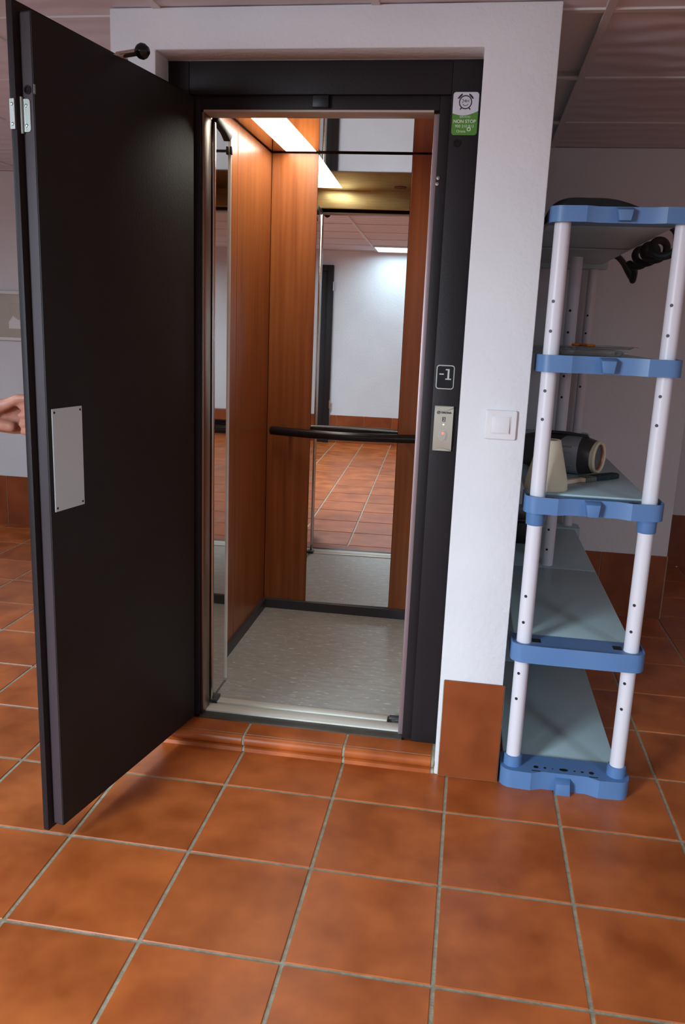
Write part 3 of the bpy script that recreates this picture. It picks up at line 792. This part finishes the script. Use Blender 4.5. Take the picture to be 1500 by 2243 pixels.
loft([sect(-0.270, 0.046, 0.046), sect(-0.262, 0.054, 0.056), sect(-0.235, 0.060, 0.063), sect(-0.13, 0.062, 0.065), sect(-0.045, 0.061, 0.064), sect(-0.015, 0.055, 0.058, 2.2), sect(0.0, 0.050, 0.052, 2.0)]).xf(RM).build('radio_body', 'radio_dark', rd)
loft([sect(-0.118, 0.0630, 0.0640), sect(-0.100, 0.0645, 0.0655), sect(-0.060, 0.0640, 0.0650), sect(-0.050, 0.0625, 0.0635)]).xf(RM).build('silver_panel', 'radio_silver', rd)
sl = MB()
for z in (-0.034, -0.012, 0.010, 0.032):
    sl.box(-0.104, -0.066, 0.0570, 0.0652, z - 0.0022, z + 0.0022)
MBs = sl.xf(RM @ Matrix.Rotation(pi, 4, 'X')); MBs.build_split('panel_slot', 'radio_silver', rd, bevel=0.001, segs=1)
MB().lathe([(0.0545, -0.010), (0.0560, 0.004), (0.0515, 0.010), (0.0455, 0.006), (0.0450, -0.002)], (0, 0, 0), (1, 0, 0), 40, False).xf(RM).build('speaker_ring', 'cream', rd)
MB().lathe([(0.0455, 0.004), (0.036, -0.012), (0.018, -0.022), (0.0, -0.022)], (0, 0, 0), (1, 0, 0), 40, False).xf(RM).build('speaker_cone', 'copper', rd)
MB().lathe([(0.0200, -0.0205), (0.014, -0.014), (0.0, -0.011)], (0, 0, 0), (1, 0, 0), 24, False).xf(RM).build('speaker_dome', 'black', rd)
MB().tube([RM @ Vector(p) for p in ((-0.225, 0, 0.055), (-0.215, 0, 0.068), (-0.13, 0, 0.071), (-0.045, 0, 0.068), (-0.035, 0, 0.056))], 0.006, 10).build('carry_handle', 'radio_dark', rd)
kb = MB()
for x in (-0.095, -0.045):
    kb.lathe([(0.004, 0), (0.0032, 0.0022), (0, 0.003)], (x, -0.040, 0.050), (0, -0.6, 0.8), 10)
kb.xf(RM).build_split('knob', 'steel', rd)
# paint brush
ba, bb = Vector((1.330, 0.262, 0)), Vector((1.523, 0.452, 0)); bd = (bb - ba).normalized(); bs = Vector((-bd.y, bd.x, 0))
BMx = Matrix(((bd.x, bs.x, 0, ba.x), (bd.y, bs.y, 0, ba.y), (0, 0, 1, Z2 + 0.0012), (0, 0, 0, 1)))
br = thing('paint_brush', (1.42, 0.35, Z2 - 0.006), 'flat paint brush with dark bristles lying by the radio', 'paint brush')
MB().prism([(-0.05, -0.008), (-0.02, -0.010), (0.03, -0.012), (0.055, -0.007), (0.075, -0.006), (0.092, -0.016), (0.092, 0.016), (0.075, 0.006), (0.055, 0.007), (0.03, 0.012), (-0.02, 0.010), (-0.05, 0.008)], 'z', -0.0068, 0.0075).xf(BMx).build('brush_handle', 'cream', br, 0.003)
MB().box(0.088, 0.140, -0.019, 0.019, -0.0070, 0.0095).xf(BMx).build('ferrule', 'ferrule', br, 0.003)
MB().prism([(0.140, -0.018), (0.20, -0.021), (0.262, -0.017), (0.272, 0.0), (0.264, 0.017), (0.20, 0.021), (0.140, 0.018)], 'z', -0.0065, 0.0105).xf(BMx).build('bristles', 'bristle', br, 0.003)
# clear plastic tray with orange pieces
Z3 = 1.347
ty = thing('plastic_tray', (1.40, 0.37, Z3), 'clear plastic tray of small orange pieces on the shelf', 'tray')


def tray(x0, x1, y0, y1, z0, z1, th=0.0016, fl=0.010):
    m = MB()
    o_, i_ = [(x0 + fl, y0 + fl), (x1 - fl, y0 + fl), (x1 - fl, y1 - fl), (x0 + fl, y1 - fl)], None
    top_ = [(x0, y0), (x1, y0), (x1, y1), (x0, y1)]
    rim = [(x0 - 0.010, y0 - 0.010), (x1 + 0.010, y0 - 0.010), (x1 + 0.010, y1 + 0.010), (x0 - 0.010, y1 + 0.010)]
    L = [[(x, y, z0) for x, y in o_], [(x, y, z1) for x, y in top_], [(x, y, z1) for x, y in rim], [(x, y, z1 + th) for x, y in rim],
         [(x + (th if x < (x0 + x1) / 2 else -th), y + (th if y < (y0 + y1) / 2 else -th), z1 + th) for x, y in top_],
         [(x + (th if x < (x0 + x1) / 2 else -th), y + (th if y < (y0 + y1) / 2 else -th), z0 + th) for x, y in o_]]
    vs2 = [p for l in L for p in l]; fs2 = [(3, 2, 1, 0), (20, 21, 22, 23)]
    for a in range(5):
        fs2 += [(a * 4 + k, a * 4 + (k + 1) % 4, a * 4 + 4 + (k + 1) % 4, a * 4 + 4 + k) for k in range(4)]
    return m.add(vs2, fs2)


tray(1.270, 1.470, 0.255, 0.445, Z3 + 0.0005, Z3 + 0.017).build('tray_body', 'clear_plastic', ty, 0.001, 1)
lidm = tray(1.290, 1.490, 0.27, 0.46, 0.0, 0.007)
lidm.xf(Matrix.Translation((0, 0, Z3 + 0.0215)) @ Matrix.Translation((1.40, 0.36, 0)) @ Matrix.Rotation(radians(9), 4, 'Z') @ Matrix.Rotation(radians(-1.5), 4, 'Y') @ Matrix.Translation((-1.40, -0.36, 0)))
lidm.build('tray_lid', 'clear_plastic', ty, 0.001, 1)
for x, y in ((1.338, 0.33), (1.372, 0.345), (1.355, 0.375), (1.385, 0.31)):
    MB().lathe([(0.0, 0), (0.010, 0.001), (0.013, 0.005), (0.010, 0.009), (0.0, 0.010)], (x - 0.01, y, Z3 + 0.0275), n=16, caps=False).build('orange_piece', 'orange', ty)
# black bag flattened on the top shelf
Z4 = 1.752
bg = MB(); nx, ny = 22, 16; bx0, bx1, by0, by1 = 1.192, 1.452, 0.056, 0.42
for s_ in (0, 1):
    for i in range(nx + 1):
        for j in range(ny + 1):
            u, v_ = i / nx, j / ny
            e = min(1, max(0, 4 * u * (1 - u))) ** 0.5 * min(1, max(0, 4 * v_ * (1 - v_))) ** 0.4
            z = Z4 + 0.0016 + (0.060 * e * (1.08 - 0.45 * u) + 0.003 * sin(9 * u + 5 * v_) * e if s_ else 0.0)
            bg.v.append((bx0 + (bx1 - bx0) * u + 0.006 * sin(6 * v_) * e, by0 + (by1 - by0) * v_ + 0.006 * sin(5 * u) * e, z))
W_ = ny + 1; N_ = (nx + 1) * W_
for i in range(nx):
    for j in range(ny):
        a = i * W_ + j
        bg.f += [(a, a + W_, a + W_ + 1, a + 1), (N_ + a, N_ + a + 1, N_ + a + W_ + 1, N_ + a + W_)]
for i in range(nx):
    for j in (0, ny):
        a = i * W_ + j; bg.f.append((a, a + W_, N_ + a + W_, N_ + a))
for j in range(ny):
    for i in (0, nx):
        a = i * W_ + j; bg.f.append((a, a + 1, N_ + a + 1, N_ + a))
bg.build('cloth_bag', 'black_cloth', None, smooth=60, label='black cloth bag lying flat on the top shelf', category='bag', )
# black hose looped over the shelf edge
hs_ = MB(); HP = []
ctrl = [(1.46, 0.36, 1.762), (1.53, 0.38, 1.762), (1.582, 0.40, 1.760), (1.612, 0.415, 1.742)]
for k in range(0, 29):
    t = radians(35 - 45 * k)
    ctrl.append((1.596 + 0.031 * cos(t), 0.43 + 0.019 * k, 1.700 + 0.029 * sin(t)))
ctrl += [(1.596, 0.985, 1.660), (1.602, 1.03, 1.628), (1.604, 1.06, 1.634), (1.600, 1.14, 1.664), (1.598, 1.28, 1.712), (1.592, 1.42, 1.748), (1.572, 1.52, 1.762), (1.50, 1.54, 1.762)]
cv = [Vector(p) for p in ctrl]
for i in range(len(cv) - 1):
    p0, p1, p2, p3 = cv[max(0, i - 1)], cv[i], cv[i + 1], cv[min(len(cv) - 1, i + 2)]
    for k in range(5):
        t = k / 5
        HP.append(0.5 * ((2 * p1) + (p2 - p0) * t + (2 * p0 - 5 * p1 + 4 * p2 - p3) * t * t + (3 * p1 - p0 - 3 * p2 + p3) * t ** 3))
HP.append(cv[-1])
hs_.tube(HP, 0.0125, 10)
hs_.build('hose', 'rubber', None, label='thick black hose hanging in loops over the top shelf edge', category='hose')
# dark box at the far end of the second level
db = thing('storage_box', (1.31, 1.36, 0.476), 'dark storage box far back on the second shelf level', 'box')
B(1.222, 1.345, 1.25, 1.58, 0.4765, 0.572).build('box_body', 'black', db, 0.004)
B(1.218, 1.349, 1.246, 1.584, 0.572, 0.592).build('box_lid', 'black_gloss', db, 0.004)

# ================================================================== FAR BACKGROUND
nb = thing('notice_board', (-2.25, YL, 1.24), 'cream framed notice board on the far left wall', 'notice board')
B(-2.75, -1.78, YL - 0.016, YL - 0.001, 1.243, 1.528).build('board', 'noticeboard', nb, 0.002)
f = MB(); f.box(-2.77, -1.76, YL - 0.024, YL - 0.0165, 1.520, 1.540); f.box(-2.77, -1.76, YL - 0.024, YL - 0.0165, 1.230, 1.250)
f.box(-1.78, -1.76, YL - 0.024, YL - 0.0165, 1.250, 1.520); f.box(-2.77, -2.75, YL - 0.024, YL - 0.0165, 1.250, 1.520)
f.build('board_frame', 'paper', nb, 0.002)
MB().prism([(-1.945, 1.462), (-1.80, 1.470), (-1.80, 1.31), (-1.955, 1.305)], 'y', YL - 0.0185, YL - 0.0165).build('pinned_sheet', 'noticeboard', nb)
MB().prism([(-1.955, 1.345), (-1.925, 1.385), (-1.885, 1.360), (-1.80, 1.385), (-1.80, 1.305), (-1.955, 1.305)], 'y', YL - 0.0205, YL - 0.0187).build('pinned_note', 'paper', nb)
d2 = thing('door_2', (-0.9, YB, 0), 'dark door in the wall behind the viewer, seen in the mirror', kind='structure')
B(-1.36, -0.50, YB + 0.001, YB + 0.045, 0.004, 2.02).build('leaf', 'dark_paint', d2, 0.003)
B(-0.50, -0.43, YB + 0.001, YB + 0.060, 0.0, 2.09).build('jamb', 'frame_paint', d2, 0.003)
B(-1.43, -1.36, YB + 0.001, YB + 0.060, 0.0, 2.09).build('jamb', 'frame_paint', d2, 0.003)
B(-1.36, -0.50, YB + 0.001, YB + 0.060, 2.02, 2.09).build('lintel', 'frame_paint', d2, 0.003)
for z in (0.42, 1.80):
    MB().tube([(-0.425, YB + 0.062, z), (-0.425, YB + 0.062, z + 0.10)], 0.010, 10).build('hinge', 'steel', d2)


def ceiling_light(cell, power, label):
    x0, y0 = CX + (cell[0] + 0.5) * CP, CY + (cell[1] + 0.5) * CP
    t = thing('ceiling_light', (x0, y0, ZC), label, 'ceiling light', 'louvred ceiling lights')
    B(x0 - 0.298, x0 + 0.298, y0 - 0.298, y0 + 0.298, ZC + 0.012, ZC + 0.018).build('housing', 'louvre', t)
    for k in range(7):
        x = x0 - 0.285 + 0.095 * k
        B(x - 0.003, x + 0.003, y0 - 0.29, y0 + 0.29, ZC - 0.012, ZC + 0.0119).build('louvre_blade', 'louvre', t)
    for k in range(4):
        y = y0 - 0.285 + 0.19 * k
        B(x0 - 0.288, x0 + 0.288, y - 0.003, y + 0.003, ZC - 0.013, ZC + 0.0115).build('louvre_blade', 'louvre', t)
    l = bpy.data.lights.new('lamp', 'AREA'); l.shape = 'RECTANGLE'; l.size = 0.56; l.size_y = 0.56
    l.energy = power; l.color = LAMP_COLOUR; l.spread = radians(LAMP_SPREAD)
    o = bpy.data.objects.new('lamp', l); col.objects.link(o); o.parent = t; o.location = (0, 0, -0.016)


ceiling_light(*LAMPS[0], 'louvred square ceiling light by the rear wall, seen in the mirror')
ceiling_light(*LAMPS[1], 'louvred square ceiling light left of the viewer')
ceiling_light(*LAMPS[2], 'added louvred square ceiling light nearest the left wall, unseen')  # unseen lamp, added to brighten the left part of the room
ceiling_light(*LAMPS[3], 'added louvred square ceiling light far to the right of the viewer, unseen')  # unseen lamp, added as cool fill from the right

# ================================================================== PERSON HOLDING THE DOOR
def person():
    mb = MB()

    def chain(pts):
        for k in range(len(pts) - 1):
            (a, ra_), (b_, rb) = pts[k], pts[k + 1]
            a, b_ = Vector(a), Vector(b_); L = (b_ - a).length; n_ = max(2, int(L / max(0.006, min(ra_, rb) * 0.35)))
            for i in range(n_ + 1):
                t = i / n_; ball(a.lerp(b_, t), ra_ + (rb - ra_) * t)

    def ball(c, r, sx=1, sy=1, sz=1):
        c = Vector(c); vs2 = []; fs2 = []; U, V = 12, 8
        for j in range(1, V):
            for i in range(U):
                th, ph = pi * j / V, 2 * pi * i / U
                vs2.append((c.x + sx * r * sin(th) * cos(ph), c.y + sy * r * sin(th) * sin(ph), c.z + sz * r * cos(th)))
        vs2 += [(c.x, c.y, c.z + sz * r), (c.x, c.y, c.z - sz * r)]; tp, bt = len(vs2) - 2, len(vs2) - 1
        for j in range(V - 2):
            for i in range(U):
                fs2.append((j * U + i, j * U + (i + 1) % U, (j + 1) * U + (i + 1) % U, (j + 1) * U + i)[::-1])
        for i in range(U):
            fs2.append((tp, i, (i + 1) % U)); fs2.append((bt, (V - 2) * U + (i + 1) % U, (V - 2) * U + i))
        mb.add(vs2, fs2)
    c0_ = Vector((-0.64, -0.80, 0)); F = Vector((0.90, 0.43, 0)).normalized(); Lf = Vector((-F.y, F.x, 0))

    def P(f, l, z): return tuple(c0_ + F * f + Lf * l + Vector((0, 0, z)))
    # legs, feet
    for s_ in (-1, 1):
        chain([(P(0, s_ * 0.09, 0.90), 0.098), (P(0.02, s_ * 0.10, 0.72), 0.082), (P(0.03, s_ * 0.105, 0.48), 0.060), (P(0.0, s_ * 0.11, 0.34), 0.058), (P(-0.01, s_ * 0.11, 0.10), 0.042), (P(0.0, s_ * 0.11, 0.055), 0.045)])
        chain([(P(-0.03, s_ * 0.11, 0.042), 0.040), (P(0.08, s_ * 0.115, 0.038), 0.036), (P(0.16, s_ * 0.12, 0.030), 0.029)])
    # trunk
    for z, r, wx in ((0.92, 0.115, 0.055), (1.02, 0.108, 0.045), (1.12, 0.105, 0.05), (1.24, 0.112, 0.07), (1.34, 0.105, 0.085), (1.41, 0.075, 0.10)):
        chain([(P(0, -wx, z), r), (P(0, wx, z), r)])
    chain([(P(0, 0, 0.92), 0.115), (P(0, 0, 1.12), 0.105), (P(0, 0, 1.34), 0.10), (P(0.0, 0, 1.44), 0.060), (P(0.015, 0, 1.53), 0.054)])
    chain([(P(0, -0.17, 1.41), 0.062), (P(0, 0.17, 1.41), 0.062)])
    # head
    for f, z, r in ((0.012, 1.635, 0.083), (-0.012, 1.655, 0.085), (0.03, 1.585, 0.064), (0.045, 1.56, 0.050)):
        ball(P(f, 0, z), r, 1, 1, 1.12)
    chain([(P(0.092, 0, 1.632), 0.011), (P(0.110, 0, 1.602), 0.015)])
    chain([(P(0.078, -0.020, 1.568), 0.012), (P(0.078, 0.020, 1.568), 0.012)])
    for s_ in (-1, 1):
        ball(P(0.0, s_ * 0.084, 1.615), 0.024, 0.6, 0.6, 1.3)
    # resting arm (away from the door)
    chain([(P(0, -0.18, 1.41), 0.056), (P(-0.03, -0.24, 1.15), 0.044), (P(0.03, -0.25, 0.92), 0.031), (P(0.05, -0.245, 0.86), 0.032), (P(0.06, -0.24, 0.82), 0.028)])
    for k in range(4):
        o_ = -0.028 + 0.019 * k
        chain([(P(0.06 + o_, -0.24, 0.81), 0.011), (P(0.067 + o_, -0.232, 0.765), 0.0095), (P(0.07 + o_, -0.215, 0.735), 0.008)])
    chain([(P(0.085, -0.235, 0.85), 0.013), (P(0.105, -0.22, 0.80), 0.0105)])
    # reaching arm
    sl_ = P(0, 0.18, 1.41)
    bar = DM @ Vector((0.075, 0.101, 1.15))
    wr = bar + Vector((-0.115, -0.012, 0.0))
    el = Vector((-0.46, -0.66, 1.11))
    chain([(sl_, 0.056), (el, 0.043), (el.lerp(wr, 0.35), 0.044), (tuple(wr + Vector((-0.03, -0.004, 0))), 0.030)])
    # hand: palm behind the bar (+y side), fingers closing round it towards the viewer
    for dz in (-0.027, -0.009, 0.009, 0.027):
        chain([(wr + Vector((-0.01, 0, dz * 0.55)), 0.021), (bar + Vector((-0.062, 0.010, dz * 0.95)), 0.019), (bar + Vector((-0.012, 0.026, dz * 1.1)), 0.0125)])
    for k, (dz, ln) in enumerate(((0.033, 0.95), (0.011, 1.05), (-0.011, 1.0), (-0.032, 0.85))):
        chain([(bar + Vector((-0.012, 0.026, dz)), 0.0115), (bar + Vector((0.017, 0.016, dz)), 0.0100), (bar + Vector((0.018, -0.014, dz)), 0.0095), (bar + Vector((-0.006, -0.0235, dz)), 0.0092), (bar + Vector((-0.026 * ln, -0.020, dz - 0.002)), 0.0082)])
    chain([(wr + Vector((0.010, -0.016, 0.020)), 0.021), (bar + Vector((-0.058, -0.024, 0.037)), 0.0150), (bar + Vector((-0.026, -0.030, 0.052)), 0.0118), (bar + Vector((0.006, -0.028, 0.054)), 0.0105)])
    chain([(wr + Vector((0.012, -0.012, -0.014)), 0.018), (bar + Vector((-0.056, -0.014, -0.022)), 0.014)])
    me = bpy.data.meshes.new('person'); me.from_pydata(mb.v, [], mb.f); me.update()
    o = bpy.data.objects.new('tmp', me); col.objects.link(o)
    r = o.modifiers.new('r', 'REMESH'); r.mode = 'VOXEL'; r.voxel_size = 0.0052
    s2 = o.modifiers.new('s', 'SMOOTH'); s2.factor = 0.5; s2.iterations = 3
    dg = bpy.context.evaluated_depsgraph_get(); dg.update()
    m2 = bpy.data.meshes.new_from_object(o.evaluated_get(dg)); bpy.data.objects.remove(o)
    m2.name = 'person'; m2.materials.clear()
    for k in ('skin', 'shirt', 'trousers', 'rubber'): m2.materials.append(MATS[k])
    m2.transform(Matrix.Translation(-c0_))
    for p in m2.polygons:
        p.use_smooth = True
        c = p.center + c0_
        d_ = (c - wr)
        if c.z < 0.078: k = 3
        elif c.z < 0.97 and (Vector((c.x, c.y, 0)) - Vector(P(0.04, -0.25, 0))).length > 0.085: k = 2
        elif c.z > 1.475 or c.x > wr.x - 0.045: k = 0
        elif c.z < 0.90: k = 0
        else: k = 1
        p.material_index = k
    po = link('person', m2, c0_, None, label='person in a blue top gripping the open elevator door, only a hand showing', category='person')
    # hair
    h = MB()
    hc = Vector(P(-0.006, 0, 1.665)); n_, m_2 = 28, 12; vs2 = []
    for j in range(m_2 + 1):
        th = radians(2 + 108 * j / m_2)
        for i in range(n_):
            ph = 2 * pi * i / n_
            d_ = Vector((sin(th) * cos(ph), sin(th) * sin(ph), cos(th)))
            fr_ = d_.dot(F)
            zz = max(d_.z, 0.10) if fr_ > 0.35 else d_.z
            vs2.append(tuple(hc + Vector((d_.x * 0.097, d_.y * 0.097, zz * 0.112)) - F * 0.008 * (1 if fr_ > 0.3 else 0)))
    h.add(vs2, [(j * n_ + i, j * n_ + (i + 1) % n_, (j + 1) * n_ + (i + 1) % n_, (j + 1) * n_ + i) for j in range(m_2) for i in range(n_)] + [tuple(range(n_))])
    h.build('hair', 'hair', po, smooth=60)
    e = MB()
    for s_ in (-1, 1):
        e.lathe([(0.0, -0.009), (0.007, -0.006), (0.0095, 0), (0.007, 0.006), (0.0, 0.009)], P(0.088, s_ * 0.031, 1.632), (0, 0, 1), 14, False)
    e.build_split('eye', 'paper', po)


person()
